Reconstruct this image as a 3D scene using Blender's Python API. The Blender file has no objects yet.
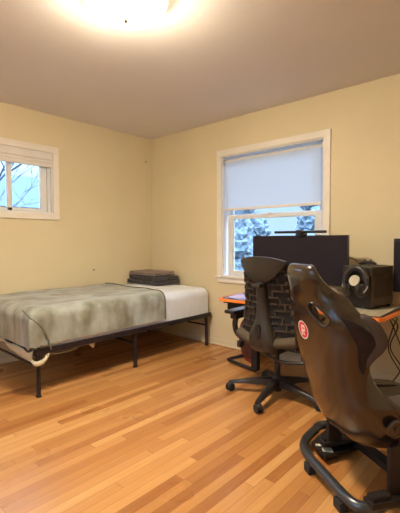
import bpy, bmesh, math, random
from mathutils import Vector, Matrix, noise
PI = math.pi
random.seed(7)
COL = bpy.context.scene.collection

# ------------------------------------------------------------------ materials
def new_mat(name):
    m = bpy.data.materials.new(name); m.use_nodes = True
    nt = m.node_tree; b = nt.nodes['Principled BSDF']
    return m, nt, b

def mat(name, color, rough=0.6, metal=0.0, var=0.0, scale=8.0, bump=0.0, bscale=60.0, spec=None, color2=None, coat=0.0, trans=0.0, sheen=0.0, stretch=(1,1,1), detail=4.0):
    m, nt, b = new_mat(name)
    b.inputs['Roughness'].default_value = rough
    b.inputs['Metallic'].default_value = metal
    b.inputs['Base Color'].default_value = (*color, 1)
    if spec is not None: b.inputs['Specular IOR Level'].default_value = spec
    if coat: b.inputs['Coat Weight'].default_value = coat
    if sheen: b.inputs['Sheen Weight'].default_value = sheen
    tc = nt.nodes.new('ShaderNodeTexCoord'); mp = nt.nodes.new('ShaderNodeMapping')
    mp.inputs['Scale'].default_value = stretch
    nt.links.new(tc.outputs['Object'], mp.inputs['Vector'])
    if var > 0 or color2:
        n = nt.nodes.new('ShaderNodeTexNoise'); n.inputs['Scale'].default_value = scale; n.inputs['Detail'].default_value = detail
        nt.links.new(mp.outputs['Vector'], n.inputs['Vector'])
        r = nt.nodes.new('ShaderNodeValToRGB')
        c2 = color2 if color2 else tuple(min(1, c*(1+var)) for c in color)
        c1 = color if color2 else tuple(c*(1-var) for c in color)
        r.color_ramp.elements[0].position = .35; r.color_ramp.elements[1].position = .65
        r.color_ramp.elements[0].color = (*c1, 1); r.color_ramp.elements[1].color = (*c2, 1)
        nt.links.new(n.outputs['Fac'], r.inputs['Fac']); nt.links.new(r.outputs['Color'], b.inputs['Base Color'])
    if bump > 0:
        n2 = nt.nodes.new('ShaderNodeTexNoise'); n2.inputs['Scale'].default_value = bscale; n2.inputs['Detail'].default_value = 3
        nt.links.new(mp.outputs['Vector'], n2.inputs['Vector'])
        bp = nt.nodes.new('ShaderNodeBump'); bp.inputs['Strength'].default_value = bump; bp.inputs['Distance'].default_value = .01
        nt.links.new(n2.outputs['Fac'], bp.inputs['Height']); nt.links.new(bp.outputs['Normal'], b.inputs['Normal'])
    return m

def floor_mat():
    m, nt, b = new_mat('oak_strip_floor')
    N, Lk = nt.nodes, nt.links
    def mth(op, a, c=None):
        n = N.new('ShaderNodeMath'); n.operation = op
        for i, v in enumerate((a, c)):
            if v is None: continue
            if isinstance(v, (int, float)): n.inputs[i].default_value = v
            else: Lk.new(v, n.inputs[i])
        return n.outputs[0]
    g = N.new('ShaderNodeNewGeometry'); s = N.new('ShaderNodeSeparateXYZ'); Lk.new(g.outputs['Position'], s.inputs[0])
    x, y = s.outputs[0], s.outputs[1]
    W, LN = .057, 1.15
    rx = mth('DIVIDE', x, W); row = mth('FLOOR', rx); fx = mth('FRACT', rx)
    wn = N.new('ShaderNodeTexWhiteNoise'); wn.noise_dimensions = '1D'; Lk.new(row, wn.inputs['W'])
    u = mth('DIVIDE', mth('ADD', y, mth('MULTIPLY', wn.outputs['Value'], 7.3)), LN)
    cell = mth('FLOOR', u); fu = mth('FRACT', u)
    cv = N.new('ShaderNodeCombineXYZ'); Lk.new(row, cv.inputs[0]); Lk.new(cell, cv.inputs[1])
    w2 = N.new('ShaderNodeTexWhiteNoise'); w2.noise_dimensions = '2D'; Lk.new(cv.outputs[0], w2.inputs['Vector'])
    # grain
    cg = N.new('ShaderNodeCombineXYZ'); Lk.new(mth('MULTIPLY', x, 60), cg.inputs[0]); Lk.new(mth('MULTIPLY', y, 3.0), cg.inputs[1]); Lk.new(mth('MULTIPLY', w2.outputs['Value'], 40), cg.inputs[2])
    ng = N.new('ShaderNodeTexNoise'); ng.inputs['Scale'].default_value = 1.0; ng.inputs['Detail'].default_value = 5; ng.inputs['Distortion'].default_value = .6
    Lk.new(cg.outputs[0], ng.inputs['Vector'])
    fac = mth('ADD', mth('MULTIPLY', w2.outputs['Value'], .70), mth('MULTIPLY', ng.outputs['Fac'], .40))
    r = N.new('ShaderNodeValToRGB'); cr = r.color_ramp
    cr.elements[0].position = .12; cr.elements[0].color = (.33, .12, .035, 1)
    cr.elements[1].position = .98; cr.elements[1].color = (.68, .385, .150, 1)
    for p, c in ((.32, (.44, .185, .055, 1)), (.58, (.54, .255, .082, 1)), (.8, (.61, .305, .105, 1))):
        e = cr.elements.new(p); e.color = c
    Lk.new(fac, r.inputs['Fac'])
    gx = mth('LESS_THAN', mth('MINIMUM', fx, mth('SUBTRACT', 1.0, fx)), .022)
    gu = mth('LESS_THAN', mth('MINIMUM', fu, mth('SUBTRACT', 1.0, fu)), .0016)
    gap = mth('MAXIMUM', gx, gu)
    mx = N.new('ShaderNodeMixRGB'); mx.blend_type = 'MULTIPLY'; Lk.new(mth('MULTIPLY', gap, .55), mx.inputs[0]); Lk.new(r.outputs[0], mx.inputs[1]); mx.inputs[2].default_value = (.35, .22, .15, 1)
    Lk.new(mx.outputs[0], b.inputs['Base Color'])
    b.inputs['Roughness'].default_value = .33
    nl = N.new('ShaderNodeTexNoise'); nl.inputs['Scale'].default_value = 2.5; Lk.new(g.outputs['Position'], nl.inputs['Vector'])
    mr = N.new('ShaderNodeMapRange'); Lk.new(nl.outputs['Fac'], mr.inputs[0]); mr.inputs[3].default_value = .22; mr.inputs[4].default_value = .38
    Lk.new(mr.outputs[0], b.inputs['Roughness'])
    bp = N.new('ShaderNodeBump'); bp.inputs['Strength'].default_value = .25; bp.inputs['Distance'].default_value = .002
    Lk.new(mth('ADD', mth('MULTIPLY', gap, -1.0), mth('MULTIPLY', ng.outputs['Fac'], .15)), bp.inputs['Height']); Lk.new(bp.outputs[0], b.inputs['Normal'])
    return m

def glass_mat():
    m = bpy.data.materials.new('window_glass'); m.use_nodes = True; nt = m.node_tree; nt.nodes.clear()
    o = nt.nodes.new('ShaderNodeOutputMaterial'); t = nt.nodes.new('ShaderNodeBsdfTransparent'); t.inputs[0].default_value = (.93, .97, 1, 1)
    g = nt.nodes.new('ShaderNodeBsdfGlossy'); g.inputs['Roughness'].default_value = .03
    f = nt.nodes.new('ShaderNodeFresnel'); f.inputs[0].default_value = 1.35
    mx = nt.nodes.new('ShaderNodeMixShader'); nt.links.new(f.outputs[0], mx.inputs[0]); nt.links.new(t.outputs[0], mx.inputs[1]); nt.links.new(g.outputs[0], mx.inputs[2]); nt.links.new(mx.outputs[0], o.inputs[0])
    return m

def shade_mat(name, col, tr):
    m = bpy.data.materials.new(name); m.use_nodes = True; nt = m.node_tree; nt.nodes.clear()
    o = nt.nodes.new('ShaderNodeOutputMaterial'); d = nt.nodes.new('ShaderNodeBsdfDiffuse'); d.inputs[0].default_value = (*col, 1)
    t = nt.nodes.new('ShaderNodeBsdfTranslucent'); t.inputs[0].default_value = (*col, 1)
    n = nt.nodes.new('ShaderNodeTexNoise'); n.inputs['Scale'].default_value = 900
    bp = nt.nodes.new('ShaderNodeBump'); bp.inputs['Strength'].default_value = .1; nt.links.new(n.outputs[0], bp.inputs['Height']); nt.links.new(bp.outputs[0], d.inputs['Normal'])
    mx = nt.nodes.new('ShaderNodeMixShader'); mx.inputs[0].default_value = tr
    nt.links.new(d.outputs[0], mx.inputs[1]); nt.links.new(t.outputs[0], mx.inputs[2]); nt.links.new(mx.outputs[0], o.inputs[0])
    return m

def emit_mat(name, col, st):
    m = bpy.data.materials.new(name); m.use_nodes = True; nt = m.node_tree; b = nt.nodes['Principled BSDF']
    b.inputs['Base Color'].default_value = (.9, .88, .8, 1); b.inputs['Emission Color'].default_value = (*col, 1); b.inputs['Emission Strength'].default_value = st
    n = nt.nodes.new('ShaderNodeTexNoise'); n.inputs['Scale'].default_value = 12
    r = nt.nodes.new('ShaderNodeMapRange'); r.inputs[3].default_value = st*.85; r.inputs[4].default_value = st*1.15
    nt.links.new(n.outputs[0], r.inputs[0]); nt.links.new(r.outputs[0], b.inputs['Emission Strength'])
    return m

LAMP = 140.0
M = dict(
    floor=floor_mat(), glass=glass_mat(),
    wall=mat('cream_wall_paint', (.78, .685, .47), .75, var=.025, scale=1.5, bump=.06, bscale=220),
    ceil=mat('ceiling_paint', (.76, .73, .74), .8, var=.02, scale=1.2, bump=.08, bscale=150),
    trim=mat('window_trim_paint', (.88, .84, .78), .45, var=.03, scale=3),
    base=mat('baseboard_paint', (.80, .70, .50), .5, var=.03, scale=3),
    sash=mat('white_vinyl_sash', (.80, .82, .86), .4, var=.02, scale=4),
    jamb=mat('sash_track_grey', (.45, .45, .50), .5, var=.05),
    shade=shade_mat('roller_shade_fabric', (.80, .89, 1.0), .5),
    valance=mat('white_blind_fabric', (.80, .78, .76), .6, var=.03),
    metal_white=mat('white_metal', (.8, .78, .74), .35, var=.02),
    steel=mat('brushed_steel', (.5, .5, .5), .3, 1.0, var=.05, scale=30),
    lamp=emit_mat('lit_frosted_glass', (1, .83, .58), LAMP),
    lamp_rim=emit_mat('added_glow_rim', (1, .83, .58), 7.0),
    brass=mat('dark_brass', (.02, .015, .01), .4, .8, var=.1),
    bedmetal=mat('black_bed_metal', (.030, .020, .024), .45, .3, var=.2, scale=20),
    sheet=mat('white_cotton_sheet', (.80, .86, .97), .85, var=.04, scale=5, bump=.9, bscale=14, stretch=(1, 2.2, 1)),
    beige=mat('beige_fleece_tail', (.62, .55, .38), .9, var=.08, scale=10),
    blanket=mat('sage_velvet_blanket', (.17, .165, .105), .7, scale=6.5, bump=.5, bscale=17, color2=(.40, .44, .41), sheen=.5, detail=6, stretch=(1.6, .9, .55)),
    hem=mat('blanket_hem', (.16, .165, .12), .8, var=.1),
    darkgrey=mat('charcoal_wool', (.085, .08, .09), .95, var=.35, scale=25, bump=.5, bscale=90),
    mauve=mat('taupe_fleece', (.34, .26, .235), .95, var=.12, scale=14, bump=.4, bscale=80),
    black=mat('black_plastic', (.014, .012, .015), .4, var=.2, scale=12),
    rubber=mat('black_rubber', (.02, .02, .02), .75, var=.2),
    screen=mat('dark_screen_glass', (.016, .012, .020), .5, spec=.25, var=.08, scale=2),
    desk_top=mat('carbon_desk_top', (.03, .028, .032), .35, var=.2, scale=40),
    desk_light=mat('bright_desk_mat', (.50, .46, .36), .5, var=.06, scale=10),
    orange=mat('orange_desk_edge', (.95, .24, .03), .45, var=.08, scale=6),
    deskleg=mat('black_powder_coat', (.028, .022, .028), .5, .3, var=.2),
    embody=mat('graphite_plastic', (.036, .030, .026), .42, var=.06, scale=12),
    embody_d=mat('dark_membrane', (.012, .010, .012), .75, var=.25, scale=30),
    rib=mat('taupe_flex_rib', (.050, .034, .023), .5, var=.15, scale=18),
    chairbase=mat('graphite_base', (.024, .019, .020), .38, var=.1, scale=10),
    upholst=mat('taupe_seat_fabric', (.095, .072, .044), .85, var=.1, scale=40, bump=.3, bscale=200),
    shell=mat('brown_black_vinyl', (.026, .015, .012), .22, coat=.35, spec=.9, var=.10, scale=6, bump=.05, bscale=25),
    band=mat('black_suede', (.022, .012, .012), .85, var=.2, scale=30),
    cushion=mat('brown_seat_fabric', (.085, .062, .055), .8, var=.1, scale=20, bump=.3, bscale=150),
    gun=mat('gunmetal_tube', (.10, .11, .13), .30, .75, var=.06, scale=10),
    bracket=mat('black_bracket_steel', (.028, .022, .022), .5, .4, var=.2),
    red=mat('red_sticker', (.72, .03, .045), .4, var=.05),
    white=mat('white_print', (.85, .82, .80), .5, var=.02),
    label=mat('cream_label', (.66, .60, .45), .6, var=.05),
    redrim=mat('dull_red_plastic', (.30, .03, .03), .5, var=.2, scale=8),
    maroon=mat('dark_disc_face', (.10, .035, .035), .6, var=.3, scale=6),
    padblue=mat('violet_blue_mouse_pad', (.22, .20, .55), .6, scale=7, color2=(.62, .50, .72)),
    pccase=mat('charcoal_pc_case', (.085, .073, .055), .45, .2, var=.08, scale=10),
    pcfront=mat('dark_pc_front', (.028, .019, .019), .4, var=.15, scale=10),
    pcvent=mat('pc_mesh_panel', (.06, .052, .04), .6, .3, var=.2, scale=160),
    hp_pad=mat('pale_ear_pad', (.55, .50, .40), .8, var=.15, scale=30),
    hp_dark=mat('black_headphone_shell', (.03, .026, .026), .35, var=.2),
    silver=mat('silver_plastic', (.5, .48, .44), .3, .7, var=.05),
    paper=mat('pale_paper', (.62, .58, .56), .7, var=.04, scale=5),
    bluep=mat('blue_light_block', (.10, .16, .55), .5, scale=14, color2=(.30, .42, .80)),
    keycap=mat('keycaps', (.05, .05, .06), .5, var=.2),
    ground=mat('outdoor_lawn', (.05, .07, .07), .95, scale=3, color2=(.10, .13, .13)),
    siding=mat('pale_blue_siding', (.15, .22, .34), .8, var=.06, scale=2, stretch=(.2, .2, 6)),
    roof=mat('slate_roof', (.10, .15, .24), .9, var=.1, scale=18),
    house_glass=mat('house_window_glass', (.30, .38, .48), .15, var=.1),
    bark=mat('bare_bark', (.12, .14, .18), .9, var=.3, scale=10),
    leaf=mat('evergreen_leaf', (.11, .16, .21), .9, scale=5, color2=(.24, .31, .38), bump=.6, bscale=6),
    nail=mat('wall_nail', (.18, .12, .08), .5, .5, var=.1),
)

# ------------------------------------------------------------------ mesh helpers
def obj(name, bm, m, parent=None, smooth=False, loc=None, rot=None):
    bmesh.ops.recalc_face_normals(bm, faces=bm.faces)
    me = bpy.data.meshes.new(name); bm.to_mesh(me); bm.free()
    for mm in (m if isinstance(m, (list, tuple)) else [m]): me.materials.append(mm)
    if smooth:
        for p in me.polygons: p.use_smooth = True
        try: me.set_sharp_from_angle(angle=math.radians(smooth if smooth is not True else 50))
        except Exception: pass
    o = bpy.data.objects.new(name, me); COL.objects.link(o)
    if parent: o.parent = parent
    if loc: o.location = loc
    if rot: o.rotation_euler = rot
    return o

def tag(o, label=None, cat=None, group=None, kind=None):
    if label: o['label'] = label
    if cat: o['category'] = cat
    if group: o['group'] = group
    if kind: o['kind'] = kind
    return o

def empty(name, loc=(0, 0, 0), rz=0):
    o = bpy.data.objects.new(name, None); COL.objects.link(o); o.location = loc; o.rotation_euler = (0, 0, rz); o.empty_display_size = .1
    return o

def copy_tree(o, parent=None):
    c = o.copy(); COL.objects.link(c)
    if parent: c.parent = parent
    for ch in [x for x in bpy.data.objects if x.parent == o]: copy_tree(ch, c)
    return c

def box(bm, x0, x1, y0, y1, z0, z1, bev=0, mtx=None, seg=2):
    b = bmesh.new(); bmesh.ops.create_cube(b, size=1)
    for v in b.verts:
        v.co = Vector(((x0+x1)/2+v.co.x*(x1-x0), (y0+y1)/2+v.co.y*(y1-y0), (z0+z1)/2+v.co.z*(z1-z0)))
    if bev: bmesh.ops.bevel(b, geom=b.edges[:], offset=bev, segments=seg, affect='EDGES', profile=.6)
    merge(bm, b, mtx); return bm

def merge(bm, b, mtx=None, midx=0):
    if mtx is not None: bmesh.ops.transform(b, matrix=mtx, verts=b.verts)
    vm = {v: bm.verts.new(v.co) for v in b.verts}
    for f in b.faces:
        try:
            nf = bm.faces.new([vm[v] for v in f.verts]); nf.material_index = midx or f.material_index
        except ValueError: pass
    b.free()

def catmull(pts, n=6, closed=False):
    P = [Vector(p) for p in pts]; out = []; L = len(P)
    rng = range(L) if closed else range(L-1)
    for i in rng:
        p0 = P[(i-1) % L] if closed or i > 0 else P[0]; p1 = P[i]; p2 = P[(i+1) % L]
        p3 = P[(i+2) % L] if closed or i+2 < L else P[-1]
        for k in range(n):
            t = k/n
            out.append(.5*((2*p1)+(-p0+p2)*t+(2*p0-5*p1+4*p2-p3)*t*t+(-p0+3*p1-3*p2+p3)*t**3))
    if not closed: out.append(P[-1])
    return out

def tube(bm, pts, r, seg=10, closed=False, flat=1.0):
    P = [Vector(p) for p in pts]; n = len(P); rings = []
    up = Vector((0, 0, 1)); prev = None
    for i in range(n):
        a = P[(i-1) % n] if (closed or i > 0) else P[i]; c = P[(i+1) % n] if (closed or i < n-1) else P[i]
        t = (c-a).normalized()
        if prev is None:
            s = t.cross(up)
            if s.length < 1e-3: s = t.cross(Vector((1, 0, 0)))
        else:
            s = prev-t*prev.dot(t)
            if s.length < 1e-4: s = t.cross(up)
        s.normalize(); prev = s; q = s.cross(t)
        rr = r[i] if isinstance(r, (list, tuple)) else r
        rings.append([bm.verts.new(P[i]+s*rr*math.cos(2*PI*k/seg)+q*rr*flat*math.sin(2*PI*k/seg)) for k in range(seg)])
    m = n if closed else n-1
    for i in range(m):
        A, B = rings[i], rings[(i+1) % n]
        for k in range(seg):
            try: bm.faces.new((A[k], A[(k+1) % seg], B[(k+1) % seg], B[k]))
            except ValueError: pass
    if not closed:
        bm.faces.new(rings[0]); bm.faces.new(rings[-1][::-1])
    return bm

def lathe(bm, prof, seg=32, mtx=None):
    b = bmesh.new(); rings = []
    for r, z in prof:
        if r < 1e-5: rings.append([b.verts.new((0, 0, z))])
        else: rings.append([b.verts.new((r*math.cos(2*PI*k/seg), r*math.sin(2*PI*k/seg), z)) for k in range(seg)])
    for A, B in zip(rings, rings[1:]):
        for k in range(seg):
            a0, a1 = A[k % len(A)], A[(k+1) % len(A)]; b0, b1 = B[k % len(B)], B[(k+1) % len(B)]
            vs = []
            for v in (a0, a1, b1, b0):
                if v not in vs: vs.append(v)
            if len(vs) > 2: b.faces.new(vs)
    if len(rings[0]) > 1: b.faces.new(rings[0])
    if len(rings[-1]) > 1: b.faces.new(rings[-1][::-1])
    merge(bm, b, mtx); return bm

def loft(bm, rings, cap=True, mfun=None):
    R = [[bm.verts.new(p) for p in ring] for ring in rings]; n = len(R[0])
    for i in range(len(R)-1):
        for k in range(n):
            f = bm.faces.new((R[i][k], R[i][(k+1) % n], R[i+1][(k+1) % n], R[i+1][k]))
            if mfun: f.material_index = mfun(i, k)
    if cap:
        bm.faces.new(R[0]); bm.faces.new(R[-1][::-1])
    return bm

def sheet(bm, fo, fi, nu, nv, mtx=None):
    """closed thin solid between outer surface fo(u,v) and inner surface fi(u,v), u,v in 0..1"""
    A = [[bm.verts.new(fo(i/nu, j/nv)) for j in range(nv+1)] for i in range(nu+1)]
    B = [[bm.verts.new(fi(i/nu, j/nv)) for j in range(nv+1)] for i in range(nu+1)]
    for i in range(nu):
        for j in range(nv):
            bm.faces.new((A[i][j], A[i+1][j], A[i+1][j+1], A[i][j+1]))
            bm.faces.new((B[i][j], B[i][j+1], B[i+1][j+1], B[i+1][j]))
    for i in range(nu):
        bm.faces.new((A[i][0], B[i][0], B[i+1][0], A[i+1][0])); bm.faces.new((A[i][nv], A[i+1][nv], B[i+1][nv], B[i][nv]))
    for j in range(nv):
        bm.faces.new((A[0][j], A[0][j+1], B[0][j+1], B[0][j])); bm.faces.new((A[nu][j], B[nu][j], B[nu][j+1], A[nu][j+1]))
    return bm

def prism(bm, pts, z0, z1, mtx=None):
    b = bmesh.new(); A = [b.verts.new((x, y, z0)) for x, y in pts]; B = [b.verts.new((x, y, z1)) for x, y in pts]; n = len(pts)
    b.faces.new(A[::-1]); b.faces.new(B)
    for i in range(n): b.faces.new((A[i], A[(i+1) % n], B[(i+1) % n], B[i]))
    merge(bm, b, mtx); return bm

def interp(tab, t):
    if t <= tab[0][0]: return tab[0][1:]
    for a, b in zip(tab, tab[1:]):
        if t <= b[0]:
            k = (t-a[0])/(b[0]-a[0]); k = k*k*(3-2*k) if False else k
            return tuple(x+(y-x)*k for x, y in zip(a[1:], b[1:]))
    return tab[-1][1:]
BM = bmesh.new

# ------------------------------------------------------------------ room shell
H = 2.44; RX = 4.7; RY = -4.5; T = .14
W2 = (1.155, 2.305, .765, 2.06)      # clear opening of the right hand window (x0 x1 z0 z1), wall at y = 0
W1 = (-2.42, -1.335, 1.435, 2.05)    # clear opening of the left hand window (y0 y1 z0 z1), wall at x = 0
def structure(o): o['kind'] = 'structure'; return o
structure(obj('floor', box(BM(), -T, RX+T, RY-T, T, -.1, 0), M['floor']))
structure(obj('ceiling', box(BM(), -T, RX+T, RY-T, T, H, H+.1), M['ceil']))
b = BM()
box(b, -T, W2[0], 0, T, 0, H); box(b, W2[1], RX+T, 0, T, 0, H); box(b, W2[0], W2[1], 0, T, 0, W2[2]); box(b, W2[0], W2[1], 0, T, W2[3], H)
structure(obj('wall_back', b, M['wall']))
b = BM()
box(b, -T, 0, RY, W1[0], 0, H); box(b, -T, 0, W1[1], 0, 0, H); box(b, -T, 0, W1[0], W1[1], 0, W1[2]); box(b, -T, 0, W1[0], W1[1], W1[3], H)
structure(obj('wall_left', b, M['wall']))
structure(obj('wall_right', box(BM(), RX, RX+T, RY-T, 0, 0, H), M['wall']))
W3 = (1.2, 3.4, .75, 2.15)           # unseen window opening, added behind the camera for cool daylight
b = BM(); box(b, -T, W3[0], RY-T, RY, 0, H); box(b, W3[1], RX, RY-T, RY, 0, H); box(b, W3[0], W3[1], RY-T, RY, 0, W3[2]); box(b, W3[0], W3[1], RY-T, RY, W3[3], H)
structure(obj('wall_front', b, M['wall']))
def baseboard(name, axis):
    b = BM()
    if axis == 'x': box(b, 0, RX, -.013, 0, 0, .072, .003); tube(b, [(0, -.016, .009), (RX, -.016, .009)], .009, 8)
    else: box(b, 0, .013, RY, 0, 0, .072, .003); tube(b, [(.016, RY, .009), (.016, 0, .009)], .009, 8)
    structure(obj(name, b, M['base'], smooth=30))
baseboard('baseboard_back', 'x'); baseboard('baseboard_left', 'y')
# little holes and nails left in the left wall
for (yy, zz) in ((-.87, .83), (-.10, 2.145)):
    t = obj('nail', lathe(BM(), [(0, .010), (.009, .009), (.009, .005), (.003, .004), (.003, -.02), (0, -.02)], 12, Matrix.Translation((0, yy, zz)) @ Matrix.Rotation(PI/2, 4, 'Y')), M['nail'], smooth=True)
    tag(t, 'small nail head in the left wall above the bed' if zz < 1 else 'tiny nail head high in the left wall near the corner', 'nail')

# ---- right-hand window (window_2), a double hung sash
w = empty('window_2', (0, 0, 0)); structure(w)
x0, x1, z0, z1 = W2; c = .063
b = BM()
box(b, x0-c, x1+c, -.018, 0, z1, z1+c, .004); box(b, x0-c, x0, -.018, 0, z0, z1, .004); box(b, x1, x1+c, -.018, 0, z0, z1, .004)
box(b, x0-c, x1+c, -.018, 0, z0-c, z0, .004)
obj('casing', b, M['trim'], w)
obj('sill', box(BM(), x0-c-.01, x1+c+.01, -.035, .0, z0-.012, z0+.008, .004), M['trim'], w)
b = BM()   # jamb liner
j = .012
box(b, x0, x0+j, 0, T, z0, z1); box(b, x1-j, x1, 0, T, z0, z1); box(b, x0, x1, 0, T, z1-j, z1); box(b, x0, x1, 0, T, z0, z0+j)
obj('jamb', b, M['sash'], w)
def sash(parent, x0, x1, y0, y1, z0, z1, st, top, bot, name='sash', axis='x', m='sash'):
    b = BM()
    def bx(a0, a1, c0, c1, d0, d1):
        if axis == 'x': box(b, a0, a1, c0, c1, d0, d1, .004)
        else: box(b, c0, c1, a0, a1, d0, d1, .004)
    bx(x0, x0+st, y0, y1, z0, z1); bx(x1-st, x1, y0, y1, z0, z1); bx(x0+st, x1-st, y0, y1, z1-top, z1); bx(x0+st, x1-st, y0, y1, z0, z0+bot)
    s = obj(name, b, M[m], parent)
    g = BM(); ym = (y0+y1)/2
    if axis == 'x': box(g, x0+st, x1-st, ym-.003, ym+.003, z0+bot, z1-top)
    else: box(g, ym-.003, ym+.003, x0+st, x1-st, z0+bot, z1-top)
    obj('pane', g, M['glass'], s)
    return s
s_low = sash(w, x0+j+.028, x1-j-.028, .050, .085, z0+j, 1.425, .068, .042, .055)
s_up = sash(w, x0+j+.015, x1-j-.015, .092, .125, 1.39, z1-j, .05, .05, .045)
b = BM(); box(b, 1.70, 1.76, .035, .055, 1.425, 1.437, .003); obj('sash_lock', b, M['metal_white'], w)
# roller shade on that window
r = empty('roller_shade', (0, 0, 0))
tag(r, 'white fabric roller shade half lowered over the big window', 'window shade')
obj('roller_tube', tube(BM(), [(x0+.03, .028, z1-.062), (x1-.03, .028, z1-.062)], .019, 16), M['valance'], r, smooth=True)
for xx in (x0+.013, x1-.028): obj('bracket', box(BM(), xx, xx+.015, .005, .05, z1-.088, z1-.035, .003), M['steel'], r)
zs = 1.495
obj('shade_fabric', sheet(BM(), lambda u, v: Vector((x0+.035+u*(x1-x0-.07), .0100, zs+v*(z1-.062-zs))), lambda u, v: Vector((x0+.035+u*(x1-x0-.07), .0108, zs+v*(z1-.062-zs))), 8, 12), M['shade'], r)
obj('bottom_bar', box(BM(), x0+.033, x1-.033, .003, .017, zs-.022, zs+.004, .004), M['trim'], r)

# ---- unseen window added behind the camera to bring in cool daylight (added_window_3)
w = empty('added_window_3', (0, 0, 0)); structure(w)
b = BM()
for a0, a1, c0, c1 in ((W3[0]-c, W3[1]+c, W3[3], W3[3]+c), (W3[0]-c, W3[1]+c, W3[2]-c, W3[2]), (W3[0]-c, W3[0], W3[2], W3[3]), (W3[1], W3[1]+c, W3[2], W3[3])): box(b, a0, a1, RY, RY+.018, c0, c1, .004)
obj('casing', b, M['trim'], w)
xm = (W3[0]+W3[1])/2
sash(w, W3[0], xm+.02, RY-.09, RY-.05, W3[2], W3[3], .05, .05, .05); sash(w, xm-.02, W3[1], RY-.13, RY-.092, W3[2], W3[3], .05, .05, .05)
def portal(x, y, z, sx, sz, rz):
    L = bpy.data.lights.new('daylight_portal', 'AREA'); L.shape = 'RECTANGLE'; L.size = sx; L.size_y = sz; L.cycles.is_portal = True
    o = bpy.data.objects.new('daylight_portal', L); COL.objects.link(o); o.location = (x, y, z); o.rotation_euler = (-PI/2, 0, rz)
portal(xm, RY-T-.01, (W3[2]+W3[3])/2, W3[1]-W3[0], W3[3]-W3[2], PI)
portal((W2[0]+W2[1])/2, T+.01, (W2[2]+W2[3])/2, W2[1]-W2[0], W2[3]-W2[2], 0)
portal(-T-.01, (W1[0]+W1[1])/2, (W1[2]+W1[3])/2, W1[1]-W1[0], W1[3]-W1[2], PI/2)

# ---- left-hand window (window_1)
w = empty('window_1', (0, 0, 0)); structure(w)
y0, y1, z0, z1 = W1
b = BM()
box(b, 0, .018, y0-c, y1+c, z1, z1+c, .004); box(b, 0, .018, y0-c, y0, z0, z1, .004); box(b, 0, .018, y1, y1+c, z0, z1, .004); box(b, 0, .018, y0-c, y1+c, z0-c, z0, .004)
obj('casing', b, M['trim'], w)
b = BM(); box(b, -T, 0, y0, y0+j, z0, z1); box(b, -T, 0, y1-j, y1, z0, z1); box(b, -T, 0, y0, y1, z1-j, z1); box(b, -T, 0, y0, y1, z0, z0+j)
obj('jamb', b, M['sash'], w)
b = BM(); box(b, -.10, -.03, y1-j-.03, y1-j, z0+j, z1-j); obj('track', b, M['sash'], w)
ym = -1.795
sh = sash(w, y0+j, y1-j-.032, -.085, -.045, z0+j, z1-j, .062, .05, .035, axis='y')
obj('muntin', box(BM(), -.085, -.045, -1.768, -1.722, z0+j, z1-j, .004), M['sash'], sh)
r = empty('cassette_blind', (0, 0, 0)); tag(r, 'white cassette blind rolled up at the top of the small left window', 'window blind')
obj('cassette', box(BM(), -.030, .012, y0+.016, y1-.014, z1-.075, z1-.008, .006), M['valance'], r)
obj('fabric_roll', tube(BM(), [(-.012, y0+.02, z1-.098), (-.012, y1-.018, z1-.098)], .026, 16), M['valance'], r, smooth=True)
obj('bottom_rail', box(BM(), -.020, .010, y0+.018, y1-.016, z1-.150, z1-.112, .006), M['valance'], r)

# ------------------------------------------------------------------ ceiling light
cl = empty('ceiling_light', (2.14, -2.02, H)); tag(cl, 'flush frosted glass bowl light glowing warm on the ceiling', 'ceiling light')
obj('mounting_pan', lathe(BM(), [(0, 0), (.205, 0), (.205, -.03), (.195, -.036), (0, -.036)], 40), M['metal_white'], cl, smooth=30)
prof = [(.198, -.046)]+[(.198*math.cos(a), -.052-.093*math.sin(a)) for a in [i*PI/2/12 for i in range(0, 12)]]+[(0, -.145)]
obj('rim', lathe(BM(), [(.196, -.030), (.206, -.028), (.214, -.036), (.214, -.054), (.206, -.058), (.197, -.052), (.196, -.030)], 48), M['lamp_rim'], cl, smooth=30)  # ring added to keep bowl light off the ceiling, given its own weak glow
obj('glass_bowl', lathe(BM(), prof, 48), M['lamp'], cl, smooth=60)
obj('finial', lathe(BM(), [(0, -.144), (.013, -.146), (.011, -.155), (.006, -.161), (.009, -.168), (0, -.173)], 16), M['brass'], cl, smooth=True)

# ------------------------------------------------------------------ bed
bed = empty('bed_frame', (.50, -1.05, 0)); tag(bed, 'black metal platform bed frame along the left wall', 'bed')
BX0, BX1, BY0, BY1, BZ = -.455, .53, -.97, 1.0, .335     # local
def rail(n, a, c_, hw=.012, hh=.018):
    b = BM(); a, c_ = Vector(a), Vector(c_); box(b, min(a.x, c_.x)-(hw if a.x == c_.x else 0), max(a.x, c_.x)+(hw if a.x == c_.x else 0), min(a.y, c_.y)-(hw if a.y == c_.y else 0), max(a.y, c_.y)+(hw if a.y == c_.y else 0), a.z-hh, a.z+hh, .003)
    return obj(n, b, M['bedmetal'], bed)
for xx in (BX0, BX1): rail('side_rail', (xx, BY0, BZ+.004), (xx, BY1, BZ+.004), .012, .0215)
for yy in (BY0, BY1): rail('end_rail', (BX0, yy, BZ), (BX1, yy, BZ))
for yy, dx in ((-.945, 0), (-.045, 0), (.945, 0)):
    for xx in (BX0, BX1-.012):
        b = BM(); box(b, xx-.013, xx+.013, yy-.013, yy+.013, .012, BZ-.01, .003)
        lg = obj('leg', b, M['bedmetal'], bed); obj('foot_cap', box(BM(), xx-.016, xx+.016, yy-.016, yy+.016, 0, .016, .003), M['rubber'], lg)
    rail('crossbar', (BX0, yy, .225), (BX1-.012, yy, .225), .008, .008)
b = BM()
for i in range(24):
    yy = BY0+.08+i*.079; box(b, BX0, BX1-.02, yy-.006, yy+.006, BZ-.008, BZ+.004)
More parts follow.
